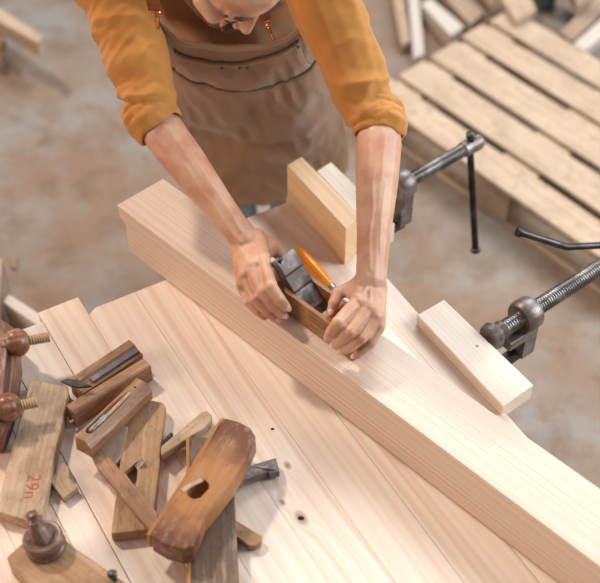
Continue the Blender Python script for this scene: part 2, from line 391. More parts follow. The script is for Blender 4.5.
# ------------------------------------------------------------------ screw clamps
def clamp(label, jaw, head, zz, rod_r, handle, jaw_px, blk):
    d = (head-jaw); L = d.length; d.normalize(); side = Vector((0, 0, 1)).cross(d)
    t = thing('screw_clamp', label, 'clamp', Vector((jaw.x, jaw.y, zz-.14)))
    mw = frame(jaw, d)
    obj('threaded_rod', helix(L, rod_r, .0062, .0018, 24), M['steel'], t, mw @ Matrix.Translation((.012, 0, 0)), True)
    # swivel pad
    obj('swivel_pad', lathe([(-.008, rod_r*.9), (-.006, rod_r*1.5), (.006, rod_r*1.65), (.014, rod_r*1.35), (.02, rod_r*1.05), (.03, rod_r*1.2), (.034, rod_r*1.02)], 18), M['iron_rust'], t, mw, True)
    # cast jaw: ring nut, neck and foot plate
    bm = lathe([(-.02, rod_r*1.25), (-.021, rod_r*1.75), (-.015, rod_r*1.98), (.0, rod_r*2.06), (.015, rod_r*1.98), (.02, rod_r*1.8), (.021, rod_r*1.2)], 28)
    add_box(bm, -.016, .018, -rod_r*1.35, rod_r*1.35, -.105, -rod_r*.9)
    jawo = obj('cast_jaw', bm, M['iron_rust'], t, mw @ Matrix.Translation((jaw_px, 0, 0)), True)
    obj('clamp_foot', box(-jaw_px+.034 if jaw_px > .05 else -.012, -.01, -rod_r*1.45, rod_r*1.45, -.048, -.026, .003), M['iron_rust'], t, mw @ Matrix.Translation((jaw_px, 0, 0)))
    obj('clamp_bar', box(-.95, .015, -.008, .008, -.098, -.066, .002) if False else box(-.62, .012, -.009, .009, -.128, -.098, .002), M['iron_dark'], t, mw @ Matrix.Translation((jaw_px, 0, 0)))
    # head and tommy bar
    obj('screw_head', lathe([(-.004, rod_r*.9), (0, rod_r*1.15), (.045, rod_r*1.25), (.052, rod_r*1.1), (.055, rod_r*.5)], 20), M['iron_rust'], t, mw @ Matrix.Translation((L, 0, 0)), True)
    h = handle
    bm = bmesh.new(); n = 12; rings = []
    for i, p in enumerate(h[0]):
        q = h[0][min(i+1, len(h[0])-1)]-h[0][max(i-1, 0)]; m = frame(p, q, Vector((0.3, 1, .2)))
        rings.append([bm.verts.new(m @ Vector((0, h[1]*math.cos(2*PI*k/n), h[1]*math.sin(2*PI*k/n)))) for k in range(n)])
    for a, b in zip(rings, rings[1:]):
        for k in range(n): bm.faces.new((a[k], a[(k+1) % n], b[(k+1) % n], b[k]))
    bm.faces.new(rings[0][::-1]); bm.faces.new(rings[-1])
    ho = obj('tommy_bar', bm, M['iron_dark'], t, None, True)
    for e, f in ((0, 1), (-1, -2)):
        m = frame(h[0][e], h[0][e]-h[0][f], Vector((.3, 1, .2)))
        obj('end_knob', lathe([(-.006, h[1]*1.1), (-.004, h[1]*1.45), (.003, h[1]*1.5), (.006, h[1]*1.1), (.007, h[1]*.5)], 14), M['iron_dark'], ho, m, True)
    return t
z1 = .872
j1 = at(398, 187, z1); h1 = at(463, 150, z1)
dd = (h1-j1).normalized(); hc = h1+dd*.022
top = hc+Vector((0, 0, .03)); end = at(475.5, 250, .60)
clamp('upper iron screw clamp beside the right forearm, its turning bar hanging straight down', j1, h1, z1, .0155, ([top, hc, hc.lerp(end, .5), end], .0082), .012, None)
z2 = .818
j2 = at(491, 337, z2); h2 = at(622, 253, z2); dd = (h2-j2).normalized(); hc = h2+dd*.024
tipp = at(519, 232, .91)
mid = tipp.lerp(hc, .42)+Vector((0, -.012, -.012))
clamp('lower right iron screw clamp pressing on the short pale board, bar swung up leftward', j2, h2, z2, .0175, ([tipp, mid, tipp.lerp(hc, .8), hc, hc+(hc-tipp).normalized()*.08], .0075), .098, None)

# ------------------------------------------------------------------ hand plane
hz = BZ+.0005
toe = at(353, 362, hz)
pd = dirz(-44.9); pnrm = dirz(45.1)
PL, PW, PH = .235, .066, .055
mwp = frame(toe-pd*PL, pd)      # local x heel->toe, y far side, z up
plane = thing('hand_plane', 'old wooden hand plane with steel iron, pushed along the beam by both hands', 'hand plane', toe-pd*PL*.5+pnrm*PW*.5)
bmv = box(0, PL, 0, PW, 0, PH, .003)
body = obj('plane_body', bmv, M['plane_wood'], plane, mwp)
# throat: sloping bed hollow
bm = bmesh.new()
xs = [(.031, PH+.02), (.152, PH+.02), (.128, .006), (.112, .006)]
a = [bm.verts.new((x, .009, z)) for x, z in xs]; b = [bm.verts.new((x, PW-.009, z)) for x, z in xs]
bm.faces.new(a); bm.faces.new(b[::-1])
for i in range(4): bm.faces.new((a[i], a[(i+1) % 4], b[(i+1) % 4], b[i]))
bmesh.ops.recalc_face_normals(bm, faces=bm.faces[:])
cut(body, bm, mwp)
# iron assembly lies on the bed
ip = mwp @ Vector((.117, PW/2, .008)); e0 = mwp @ Vector((.117, PW/2, .008)); e1 = mwp @ Vector((.020, PW/2, .0875))
idir = (e1-e0); IL = idir.length; mwi = frame(e0, idir, (mwp.to_3x3() @ Vector((0, 1, 0))).cross(idir)*-1)
# make local z point to the upper/front side
zl = mwi.to_3x3() @ Vector((0, 0, 1))
if zl.z < 0: mwi = mwi @ Matrix.Rotation(PI, 4, 'X')
iw = .0235
obj('cutting_iron', box(0, IL, -iw, iw, 0, .004, .0008), M['blade'], plane, mwi)
obj('cap_iron', box(.02, IL-.004, -iw+.001, iw-.001, .0042, .0085, .0012), M['blade'], plane, mwi)
bm = bmesh.new()
prof = [(.062, .0087), (.066, .0125), (.098, .0135), (.100, .0175), (IL+.002, .019), (IL+.010, .014), (IL+.010, -.004), (IL-.02, -.006), (.075, -.001), (.062, .004)]
a = [bm.verts.new((x, -iw-.0005, z)) for x, z in prof]; b = [bm.verts.new((x, iw+.0005, z)) for x, z in prof]
bm.faces.new(a); bm.faces.new(b[::-1])
for i in range(len(prof)): bm.faces.new((a[i], a[(i+1) % len(prof)], b[(i+1) % len(prof)], b[i]))
bmesh.ops.recalc_face_normals(bm, faces=bm.faces[:]); bevel(bm, .0015)
obj('clamping_wedge', bm, M['blade_rust'], plane, mwi)
obj('adjusting_screw', lathe([(-.004, .003), (.006, .003), (.007, .0065), (.010, .0065), (.011, .004)], 12), M['iron_dark'], plane, frame(mwi @ Vector((IL+.002, iw*.75 if (mwi @ Vector((IL, iw, 0))-e1).dot(pnrm) < 0 else -iw*.75, .018)), mwi.to_3x3() @ Vector((.7, 0, .7))), True)

# chisel with amber handle lying on the bench behind the beam
c0, c1 = at(300, 254, TZ+.016), at(332, 289, TZ+.012)
cdv = c1-c0; CL = cdv.length; mwc = frame(c0, cdv)
ch = thing('chisel', 'chisel with a round amber orange handle lying behind the hand plane', 'chisel', Vector((c0.x, c0.y, TZ)))
obj('handle', lathe([(-.012, .004), (-.010, .0105), (-.002, .0145), (.02, .0155), (CL*.6, .0145), (CL*.93, .0115), (CL*.96, .0105)], 20), M['handle_orange'], ch, mwc, True)
obj('ferrule', lathe([(CL*.955, .0105), (CL*.96, .0115), (CL+.006, .0108), (CL+.008, .006)], 18), M['steel'], ch, mwc, True)
obj('blade', box(CL+.005, CL+.045, -.005, .005, -.002, .002, .0006), M['steel'], ch, mwc)

# ------------------------------------------------------------------ person
person = thing('person', 'person in ochre shirt and brown canvas apron bending over the beam, pushing a hand plane', 'person', (-.06, .66, 0))
def A(x, y, z, r): return (at(x, y, z), r)
body = bmesh.new()
# torso, pelvis, legs
def V(*a): return Vector(a)
sh_l, sh_r = at(104, -42, 1.33), at(306, -45, 1.37)
elb_l = at(142, 104, 1.15); elb_r = at(381, 104, 1.16); se_l = at(152, 98, 1.16); se_r = at(361, 98, 1.17)
wr_l = at(246, 242, .995); wr_r = at(371, 281, 1.018)
print('L upper/fore', (sh_l-elb_l).length, (wr_l-elb_l).length, 'R', (sh_r-elb_r).length, (wr_r-elb_r).length)
pel = V(-.10, .76, .95); chest = V(-.145, .57, 1.24); neck = V(-.14, .45, 1.40)
hull(body, [(pel, (.14, .09, .09)), (V(-.12, .66, 1.08), (.13, .085, .08))])
hull(body, [(V(-.12, .66, 1.08), (.13, .085, .08)), (chest, (.155, .10, .11))])
hull(body, [(chest, (.15, .10, .10)), (V(-.15, .50, 1.35), (.15, .075, .05))])
chain(body, [(V(-.28, .49, 1.36), .055), (sh_l, .05), (se_l.lerp(sh_l, .5), .038), (se_l, .034), (elb_l.lerp(wr_l, .1), .034)])
chain(body, [(V(-.02, .49, 1.36), .055), (sh_r, .05), (se_r.lerp(sh_r, .5), .038), (se_r, .034), (elb_r.lerp(wr_r, .1), .034)])
for sx in (-1, 1):
    hip = V(-.10+sx*.08, .78, .92); kn_ = V(-.10+sx*.085, .80, .50); an = V(-.10+sx*.09, .84, .10)
    chain(body, [(hip, .085), (kn_, .055), (kn_+V(0, .01, -.15), .055), (an, .038)])
    hull(body, [(an+V(0, .02, -.055), .03), (an+V(0, -.12, -.06), .025)])
# forearms
def forearm(e, w_, fat, wr):
    ax = w_-e
    chain(body, [(e.lerp(w_, .1), .034), (e.lerp(w_, .22), fat), (e.lerp(w_, .45), fat*.93), (e.lerp(w_, .75), fat*.72), (e.lerp(w_, .93), wr), (w_, wr)])
forearm(elb_l, wr_l, .0435, .0275); forearm(elb_r, wr_r, .0455, .0300)
NAILS = []
def finger(nodes, nail=True, up=None):
    N = [A(*n) for n in nodes]; chain(body, N)
    # slight joint swellings
    for p, r in N[1:-1]: hull(body, [(p, r*1.07)])
    if nail: NAILS.append((N[-1], N[-2]))
# left hand (image left) : wrist, metacarpals, fingers along the near side of the plane
zl = 1.0
kL = [A(264, 259, 1.006, .0125), A(252, 266.5, 1.000, .0128), A(244.5, 275, .987, .0118), A(241.5, 285, .970, .0105)]
wl0, wl1 = A(241, 247, .985, .021), A(256, 238, .992, .021)
hull(body, [wl0, wl1, (wr_l, .026)])
hull(body, [wl0, wl1, kL[0], kL[1]]); hull(body, [wl0, kL[1], kL[2]]); hull(body, [wl0, kL[2], kL[3]])
for k_ in kL: hull(body, [(k_[0]+V(0, 0, .002), k_[1]*1.06)])
finger([(264, 260, 1.008, .0125), (271, 286, 1.002, .0122), (280, 299.5, .984, .0108), (286.5, 307, .967, .0092)])
finger([(252, 267, 1.000, .0125), (262.5, 291.5, .989, .0118), (274.5, 306, .968, .0104), (283.5, 315, .949, .0088)])
finger([(244.5, 275.5, .984, .0118), (255, 299, .969, .0108), (267.5, 312.5, .951, .0096), (277, 319, .937, .0082)])
finger([(241, 284, .966, .0108), (248, 302, .951, .0094), (257, 311.5, .939, .0084), (264, 317, .931, .0072)], False)
hull(body, [A(262, 242, .98, .018), A(274, 246, .975, .015), A(262, 256, .99, .014)])
finger([(272, 247, .978, .0150), (283, 258, .965, .0115), (294, 270, .958, .0095)], False)
# right hand
kR = [A(358, 301, 1.018, .0138), A(369.5, 308.5, 1.016, .0138), A(377, 317.5, 1.008, .0128), A(379.5, 327, .995, .0112)]
wr0, wr1 = A(362, 284, 1.005, .020), A(377, 287, 1.005, .020)
hull(body, [wr0, wr1, (wr_r, .028)])
hull(body, [wr0, wr1, kR[0], kR[1]]); hull(body, [wr1, kR[1], kR[2]]); hull(body, [wr1, kR[2], kR[3]]); hull(body, [wr0, wr1, A(366, 312, .995, .018), A(376, 322, .985, .014)])
for k_ in kR: hull(body, [(k_[0]+V(0, 0, .002), k_[1]*1.05)])
finger([(358, 301, 1.018, .0138), (338, 322.5, 1.020, .0118), (331, 332.5, .998, .0106), (328, 337.5, .978, .0092)], False)
finger([(369.5, 308.5, 1.016, .0138), (350, 332, 1.008, .0114), (340, 341, .984, .0102), (334.5, 344, .966, .0088)])
finger([(377, 317.5, 1.008, .0128), (362, 338, .995, .0106), (350, 347.5, .975, .0094), (342, 351, .958, .0082)])
finger([(379.5, 327, .995, .0112), (371.5, 342.5, .978, .0094), (362, 351, .960, .0085), (355, 355.5, .945, .0074)])
# right thumb, resting on the top of the plane
hull(body, [wr0, A(350, 290, 1.005, .014), A(357, 299, 1.012, .012)])
finger([(350, 289, 1.005, .0150), (338, 293, 1.002, .0118), (334, 303, .995, .0108), (331.5, 311, .985, .0092)])
# tendons and veins
for a, b, r in (((252, 254, 1.009), (257, 263, 1.009), .0055), ((247, 258, 1.003), (249, 268, 1.002), .0050), ((367, 288, 1.030), (359, 300, 1.030), .0035), ((371, 289, 1.030), (370, 307, 1.028), .0035), ((375, 290, 1.028), (377, 316, 1.020), .0032)):
    hull(body, [(at(*a), r), (at(*b), r)])
def vein(e, w_, pts, rad):
    ax = (w_-e).normalized(); s_ = ax.cross(-FW).normalized(); n_ = s_.cross(ax).normalized()
    if n_.dot(-FW) < 0: n_ = -n_
    P = []
    for t, o_, fr in pts:
        c = e.lerp(w_, t); P.append((c+s_*(o_)+n_*math.sqrt(max(0, fr*fr-o_*o_)), rad))
    chain(body, P)
vein(elb_l, wr_l, [(.35, .010, .0385), (.5, .004, .0375), (.62, .010, .0335), (.75, .006, .0300), (.9, .012, .0275), (1.0, .008, .0275)], .0024)
vein(elb_l, wr_l, [(.45, -.018, .0385), (.62, -.014, .034), (.8, -.012, .029), (.95, -.004, .0275)], .0022)
vein(elb_r, wr_r, [(.35, .004, .0405), (.5, .010, .039), (.65, .006, .0350), (.8, .010, .031), (.97, .004, .0285)], .0024)
vein(elb_r, wr_r, [(.5, -.014, .0385), (.7, -.010, .034), (.88, -.012, .0295)], .0022)

# head
HS = 1.19
fwd = V(.34, -.48, -.81).normalized(); HR = frame(V(0, 0, 0), fwd, V(.52, -.62, .55)).to_3x3()
HC = at(248, 36, 1.39)-HR @ V(.116*HS, 0, -.030*HS)
print('head', HC)
HM = HR.to_4x4(); HM.translation = HC   # local x = face forward, y = head's left, z = crown
def H(x, y, z): return HM @ Vector((x*HS, y*HS, z*HS))
def he(x, y, z, rx, ry, rz): return (H(x, y, z), (rx*HS, ry*HS, rz*HS), HR)
hull(body, [he(-.015, 0, .035, .095, .076, .085)])
hull(body, [he(.02, 0, .03, .072, .070, .068), he(.045, 0, -.075, .035, .034, .028), he(.0, 0, -.04, .055, .060, .04)])
hull(body, [he(.075, 0, -.09, .016, .018, .015), he(.02, .05, -.06, .018, .012, .02), he(.02, -.05, -.06, .018, .012, .02)])
hull(body, [he(.078, .032, .020, .012, .020, .008), he(.083, 0, .022, .010, .012, .010), he(.078, -.032, .020, .012, .020, .008)])
for sg in (-1, 1):
    hull(body, [he(.070, sg*.045, -.020, .014, .016, .014), he(.045, sg*.055, -.02, .014, .014, .02)])
    hull(body, [he(.078, sg*.031, .003, .010, .013, .009)])
    hull(body, [he(-.005, sg*.080, .0, .018, .006, .030), he(-.012, sg*.084, .008, .016, .005, .020)])
    hull(body, [(H(.096, sg*.011, -.033), .0070)])
hull(body, [(H(.088, 0, .012), .008), (H(.106, 0, -.028), .0098), (H(.094, 0, -.034), .0105)])
hull(body, [he(.090, 0, -.060, .010, .022, .005), he(.088, 0, -.068, .010, .018, .006)])
hull(body, [(neck, .060), (H(-.03, 0, -.05), .055)])
bo = obj('body', body, M['skin'], person, None)
remesh(bo, .0026, 3, .5)

# nails
for (p, r), (q, _) in NAILS:
    d = (p-q).normalized(); up_ = (-FW-d*(-FW).dot(d)).normalized(); up_ = (up_+V(0, 0, .4)).normalized(); up_ = (up_-d*up_.dot(d)).normalized()
    c = p+up_*(r*.80)+d*(r*.15); bm = bmesh.new(); bmesh.ops.create_icosphere(bm, subdivisions=2, radius=1)
    bmesh.ops.scale(bm, vec=(r*.82, r*.62, r*.24), verts=bm.verts); no = obj('fingernail', bm, M['nail'], person, frame(c, d, up_), True)

# hair, beard, brows
bm = bmesh.new()
hull(bm, [he(-.034, 0, .047, .091, .080, .088)]); hull(bm, [he(-.05, 0, .0, .075, .078, .07)]); hull(bm, [he(.02, 0, .085, .055, .055, .034)])
ha = obj('hair', bm, M['hair'], person); me = remesh(ha, .004, 4)
displace(me, lambda p: .004*noise.noise(p*60)+.003*noise.noise(p*160))
bm = bmesh.new()
for sg in (-1, 1):
    hull(bm, [he(.016, sg*.058, -.012, .010, .010, .015), he(.022, sg*.054, -.058, .018, .012, .02), he(.045, sg*.040, -.062, .016, .012, .018)])
    hull(bm, [he(.045, sg*.040, -.066, .016, .012, .018), he(.072, 0, -.094, .022, .022, .018)])
hull(bm, [he(.095, .018, -.050, .006, .012, .004), he(.098, 0, -.049, .007, .008, .004), he(.095, -.018, -.050, .006, .012, .004)])
be = obj('beard', bm, M['beard'], person); me = remesh(be, .003, 3)
displace(me, lambda p: .0022*noise.noise(p*180))
for sg in (-1, 1):
    bm = bmesh.new(); hull(bm, [(H(.092, sg*.014, .020), .0035), (H(.088, sg*.034, .026), .004)]); hull(bm, [(H(.088, sg*.034, .026), .004), (H(.076, sg*.052, .019), .0025)])
    obj('eyebrow', bm, M['brow'], person, None, True)
    bm = bmesh.new(); hull(bm, [(H(.089, sg*.020, -.001), .0014), (H(.090, sg*.032, -.005), .0016)]); hull(bm, [(H(.090, sg*.032, -.005), .0016), (H(.083, sg*.044, .0), .0014)])
    obj('eyelash', bm, M['brow'], person, None, True)

# jeans and boots
bm = bmesh.new()
hull(bm, [(pel+V(0, -.01, .05), (.170, .115, .07)), (pel, (.165, .115, .10)), (pel+V(0, 0, -.10), (.15, .10, .07))])
for sx in (-1, 1):
    hip = V(-.10+sx*.08, .78, .90); kn_ = V(-.10+sx*.085, .80, .50); an = V(-.10+sx*.09, .84, .11)
    chain(bm, [(hip, .095), (kn_, .072), (kn_+V(0, .01, -.15), .070), (an, .062)])
je = obj('jeans', bm, M['jeans'], person); me = remesh(je, .006, 4)
displace(me, lambda p: .006*noise.noise(Vector((p.x*12, p.y*12, p.z*28))))
for sx in (-1, 1):
    an = V(-.10+sx*.09, .84, .10); bm = bmesh.new()
    hull(bm, [(an+V(0, .03, -.045), .042), (an+V(0, -.14, -.052), .036)]); hull(bm, [(an+V(0, .02, -.045), .045), (an, .05)])
    bo2 = obj('boot', bm, M['shoe'], person); remesh(bo2, .006, 4)

# shirt
bm = bmesh.new()
hull(bm, [(V(-.12, .72, .99), (.190, .118, .06)), (chest, (.190, .110, .11))])
hull(bm, [(chest, (.190, .110, .10)), (V(-.15, .49, 1.35), (.185, .085, .055))])
hull(bm, [(V(-.15, .48, 1.37), (.10, .07, .05)), (V(-.14, .455, 1.40), .068)])
def sleeve(sh, el, wr, r0, r1, r2, inner):
    hull(bm, [(inner, .085), (sh, r0)])
    chain(bm, [(sh, r0), (sh.lerp(el, .5), r1), (el.lerp(sh, .08), r2)])
sleeve(sh_l, se_l, wr_l, .086, .069, .056, V(-.26, .50, 1.34))
sleeve(sh_r, se_r, wr_r, .084, .069, .058, V(-.05, .50, 1.34))
for se, el, wr in ((se_l, elb_l, wr_l), (se_r, elb_r, wr_r)): hull(bm, [(se, .055), (el.lerp(wr, .10), .046)])
sh = obj('shirt', bm, M['shirt'], person); me = remesh(sh, .0045, 6)
def sleeve_fold(p, sh_, el, seed):
    ax = (el-sh_).normalized(); t = (p-sh_).dot(ax); L_ = (el-sh_).length
    rad = p-sh_-ax*t
    sd = ax.cross(-FW).normalized(); y = rad.dot(sd); z = rad.dot(-FW)
    w_ = Vector((t*17+y*7+seed, y*7-t*2, z*7)); n_ = noise.noise(w_); r_ = 1-abs(n_)*2.4
    w2 = Vector((t*34-y*18+seed*2, y*12, z*12)); n2_ = 1-abs(noise.noise(w2))*2
    near = math.exp(-((t-L_)/.13)**2)+.65*math.exp(-((t)/.11)**2)+.3
    w3 = Vector((t*50+y*30, y*16, z*16+seed)); n3_ = noise.noise(w3)
    return (.0115*max(r_, -.5)+.0050*n2_+.0025*n3_)*min(1, near)
def shirt_d(p):
    wl = max(0, min(1, (-.24-p.x)/.08)); wr_ = max(0, min(1, (p.x-.04)/.08))
    d = 0
    if wl: d += wl*sleeve_fold(p, sh_l, elb_l, 3.1)
    if wr_: d += wr_*sleeve_fold(p, sh_r, elb_r, 9.7)
    d += (1-wl)*(1-wr_)*.006*noise.noise(Vector((p.x*14, p.y*9, p.z*9)))
    return d-.003
displace(me, shirt_d)
sm = sh.modifiers.new('s', 'SMOOTH'); sm.iterations = 1; sm.factor = .5
# rolled cuffs
def cuff(el, wr, r, seed, t0, L_, squash):
    ax = (wr-el); T = ax.length; mw = frame(el+ax*t0, ax, -FW)
    prof = [(0.000, .90), (.004, 1.0), (.010, 1.06), (.018, 1.02), (.021, 1.10), (.028, 1.13), (.036, 1.08), (.040, 1.15), (.048, 1.17), (.055, 1.11), (L_-.01, 1.10), (L_-.003, 1.07), (L_, 1.0), (L_-.001, .95), (L_-.010, .86), (.03, .80)]
    bm = bmesh.new(); n = 64; rings = []
    for x, k_ in prof:
        ring = []
        for i in range(n):
            a = 2*PI*i/n; ca, sa = math.cos(a), math.sin(a)
            nn = noise.noise(Vector((ca*1.6+seed, sa*1.6, x*26)))*.006+noise.noise(Vector((ca*3+seed, sa*3, x*70)))*.0035
            xx = x+noise.noise(Vector((ca*1.3, sa*1.3+seed, x*8)))*.007; rr = r*k_+nn
            ring.append(bm.verts.new((xx, rr*ca, rr*sa*squash)))
        rings.append(ring)
    for a_, b_ in zip(rings, rings[1:]):
        for i in range(n): bm.faces.new((a_[i], a_[(i+1) % n], b_[(i+1) % n], b_[i]))
    o = obj('rolled_cuff', bm, M['shirt'], sh, mw, True); m = o.modifiers.new('s', 'SUBSURF'); m.levels = m.render_levels = 1
cuff(elb_l, wr_l, .0475, 1.3, -.028, .074, .97); cuff(elb_r, wr_r, .0460, 2.4, -.002, .074, .97)

# apron
rows = [
    (0.00, 232, 40, 1.235, .140, .035), (.14, 236, 62, 1.13, .155, .06), (.30, 244, 88, 1.03, .175, .09), (.42, 250, 108, .93, .19, .11),
    (.60, 257, 138, .79, .205, .12), (.80, 262, 170, .66, .215, .12), (1.0, 264, 206, .535, .22, .12)]
RW = [(v, at(x, y, z), hw, dp) for v, x, y, z, hw, dp in rows]
for r_ in RW: print('apron', r_[0], [round(c, 3) for c in r_[1]])
def apron_pt(u, v, off=0.0, fold=True):
    i = 0
    while i < len(RW)-2 and v > RW[i+1][0]: i += 1
    a, b = RW[i], RW[i+1]; t = (v-a[0])/(b[0]-a[0])
    c = a[1].lerp(b[1], t); hw = a[2]+(b[2]-a[2])*t; dp = a[3]+(b[3]-a[3])*t
    i2 = max(0, i-1); i3 = min(len(RW)-1, i+2)
    tang = (RW[i3][1]-RW[i2][1]).normalized(); nrm = Vector((1, 0, 0)).cross(tang).normalized()
    if nrm.y > 0: nrm = -nrm
    an = u*R(72); x = hw*math.sin(an)/math.sin(R(72)); dep = dp*(math.cos(an)-1)
    p = c+Vector((x, 0, 0))+nrm*(dep+off)
    if v < .16: p += (nrm*.5+Vector((0, 0, 1)))*(.03*max(0, abs(u)-.6)/.4*(.16-v)/.16)
    if fold:
        d = 0
        d += .012*math.sin(u*5+v*9+1)*min(1, max(0, v-.3)*3)+.007*noise.noise(Vector((u*3, v*9, 1)))+.014*noise.noise(Vector((u*1.6+v*2, v*3, 5)))+.005*min(1, v*4)*(1-2*abs(noise.noise(Vector((u*5-v*4, v*6+u*3, 9)))))
        p += nrm*d
    return p
def top_sag(u):     # bib corners pulled up by the straps
    return .028*(1-u*u)-.018
def panel(name, u0, u1, v0, v1, off, mat, parent, nu=60, nv=60, solid=.003, bulge=0.0):
    bm = bmesh.new(); g = []
    for j in range(nv+1):
        row = []
        for i in range(nu+1):
            u = u0+(u1-u0)*i/nu; a = v0(u) if callable(v0) else v0; b = v1(u) if callable(v1) else v1
            v = a+(b-a)*j/nv; t = j/nv
            k_ = (1 if 0 < j < nv else .6)
            row.append(bm.verts.new(apron_pt(u, max(0.0, v), off*k_+bulge*math.sin(PI*t)*math.cos(u*1.4))+(Vector((0, 0, 1)) if v < 0 else Vector())*(-v)*.7))
        g.append(row)
    for j in range(nv):
        for i in range(nu): bm.faces.new((g[j][i], g[j][i+1], g[j+1][i+1], g[j+1][i]))
    o = obj(name, bm, mat, parent, None, True); m = o.modifiers.new('s', 'SOLIDIFY'); m.thickness = solid; m.offset = 0
    return o
bt = lambda u: .04*math.cos(u*PI*.5)-.012
ap = panel('apron', -1, 1, bt, lambda u: 1.0-.05*u*u+(-.04*max(0, u)), 0, M['apron'], person, 90, 110)
panel('bib_hem', -1, 1, bt, lambda u: bt(u)+.03, .004, M['apron_edge'], ap, 60, 4)
p1 = lambda u: .115+.06*math.cos(u*1.5)-.055-.02*u
p2 = lambda u: .30+.10*math.cos(u*1.35)-.10
panel('chest_pocket', -.72, .80, p1, lambda u: p2(u)-.015, .006, M['apron'], ap, 50, 24, .004, .006)
panel('pocket_hem', -.72, .80, p1, lambda u: p1(u)+.014, .010, M['apron_edge'], ap, 50, 3, .003)
p3 = lambda u: .62+.10*math.cos(u*1.5)-.10
panel('waist_pocket', -.98, .98, p2, p3, .007, M['apron'], ap, 70, 40, .005, .012)
for u in (-.14, 0.04, .12):
    p = apron_pt(u, p1(u)+.012, .014); bm = lathe([(-.001, .0035), (.0015, .0032), (.0022, .001)], 10)
    obj('rivet', bm, M['steel'], ap, frame(p, -FW, V(1, 0, 0)), True)
for u in (.78,):
    p = apron_pt(u, p1(u)+.012, .014); obj('rivet', lathe([(-.001, .0035), (.0015, .0032), (.0022, .001)], 10), M['steel'], ap, frame(p, -FW, V(1, 0, 0)), True)
# straps with snap hooks
def ribbon(name, pts, wd, th, mat, parent, sidev):
    bm = bmesh.new(); rr = []
    for i, p in enumerate(pts):
        d = (pts[min(i+1, len(pts)-1)]-pts[max(i-1, 0)]).normalized(); n_ = d.cross(sidev).normalized(); s_ = n_.cross(d).normalized()
        rr.append([bm.verts.new(p+s_*a*wd/2+n_*b*th/2) for a, b in ((-1, -1), (1, -1), (1, 1), (-1, 1))])
    for a, b in zip(rr, rr[1:]):
        for k_ in range(4): bm.faces.new((a[k_], a[(k_+1) % 4], b[(k_+1) % 4], b[k_]))
    bm.faces.new(rr[0][::-1]); bm.faces.new(rr[-1]); return obj(name, bm, mat, parent)
def ring_tube(c, r, tr, ax, rx=1.0):
    bm = bmesh.new(); n, m_ = 20, 8; rr = []
    for i in range(n):
        a = 2*PI*i/n; rr.append([bm.verts.new(((r*rx+tr*math.cos(b))*math.cos(a) if True else 0, (r+tr*math.cos(b))*math.sin(a), tr*math.sin(b))) for b in [2*PI*k_/m_ for k_ in range(m_)]])
    for i in range(n):
        a, b = rr[i], rr[(i+1) % n]
        for k_ in range(m_): bm.faces.new((a[k_], a[(k_+1) % m_], b[(k_+1) % m_], b[k_]))
    return bm
for pts, hk in (([(147, -26, 1.44), (150, -10, 1.40), (153, 2, 1.365), (154.5, 10, 1.345)], [(156, 13, 1.34), (158, 28, 1.30)]),
                ([(252, -16, 1.33), (258, 0, 1.30), (263, 11, 1.28), (266, 20, 1.262)], [(267, 23, 1.258), (273, 39, 1.225)])):
    P = [at(*p) for p in pts]; st = ribbon('strap', P, .023, .004, M['leather'], ap, V(1, 0, 0))
    a, b = at(*hk[0]), at(*hk[1]); d = (b-a).normalized()
    fr = frame(a, d, -FW)
    obj('strap_ring', ring_tube(None, .008, .0016, None, .6), M['brass'], ap, frame(a, d, -FW) , True)
    # rotate clip along d
    bm = lathe([(0.0, .002), (.004, .0038), (.008, .002), (.012, .0042), ((b-a).length, .0036), ((b-a).length+.003, .002)], 12)
    obj('snap_hook', bm, M['brass'], ap, fr, True)

# ------------------------------------------------------------------ old tools on the bench
T0 = TZ+.0004
# plough plane at the left edge
pl = thing('plough_plane', 'dark red-brown wooden plough plane with two pale threaded wooden screws, at the left edge', 'plough plane', at(0, 385, TZ))
sx0, sx1 = at(13, 343, .872), at(49, 337.3, .872)
sd = (sx1-sx0); sd.z = 0; sd.normalize(); sn = Vector((0, 0, 1)).cross(sd)
n1_, n2_ = at(18, 342.5, .872), at(9, 407.5, .872)
fd = (n2_-n1_); fd.z = 0; gap = fd.length; fd.normalize()
bod = [(-12, 310), (2, 318.5), (15, 327.5), (17, 352), (9, 402), (-2, 432), (-22, 432)]
o = slab('plane_fence', bod, .868, .066, M['red_brown'], math.degrees(math.atan2(fd.y, fd.x)), pl, .004)
slab('fence_moulding', [(-20, 322), (-2, 322), (8, 332), (2, 400), (-10, 428), (-25, 425)], .884, .016, M['red_brown'], math.degrees(math.atan2(fd.y, fd.x)), pl, .004)
for c, tip in ((n1_, at(49.5, 337, .872)), (n2_, at(38, 402, .872))):
    d = tip-c; d.z = 0; L_ = d.length; m = frame(c, d)
    sc = obj('wooden_screw', helix(L_+.02, .0105, .0050, .0016, 22), M['thread_wood'], pl, m @ Matrix.Translation((-.02, 0, 0)), True)
    obj('turned_nut', lathe([(-.032, .012), (-.031, .021), (-.026, .0235), (-.022, .021), (-.018, .0235), (-.008, .0275), (.004, .0275), (.014, .022), (.020, .015), (.021, .0095)], 28), M['nut_wood'], pl, m, True)

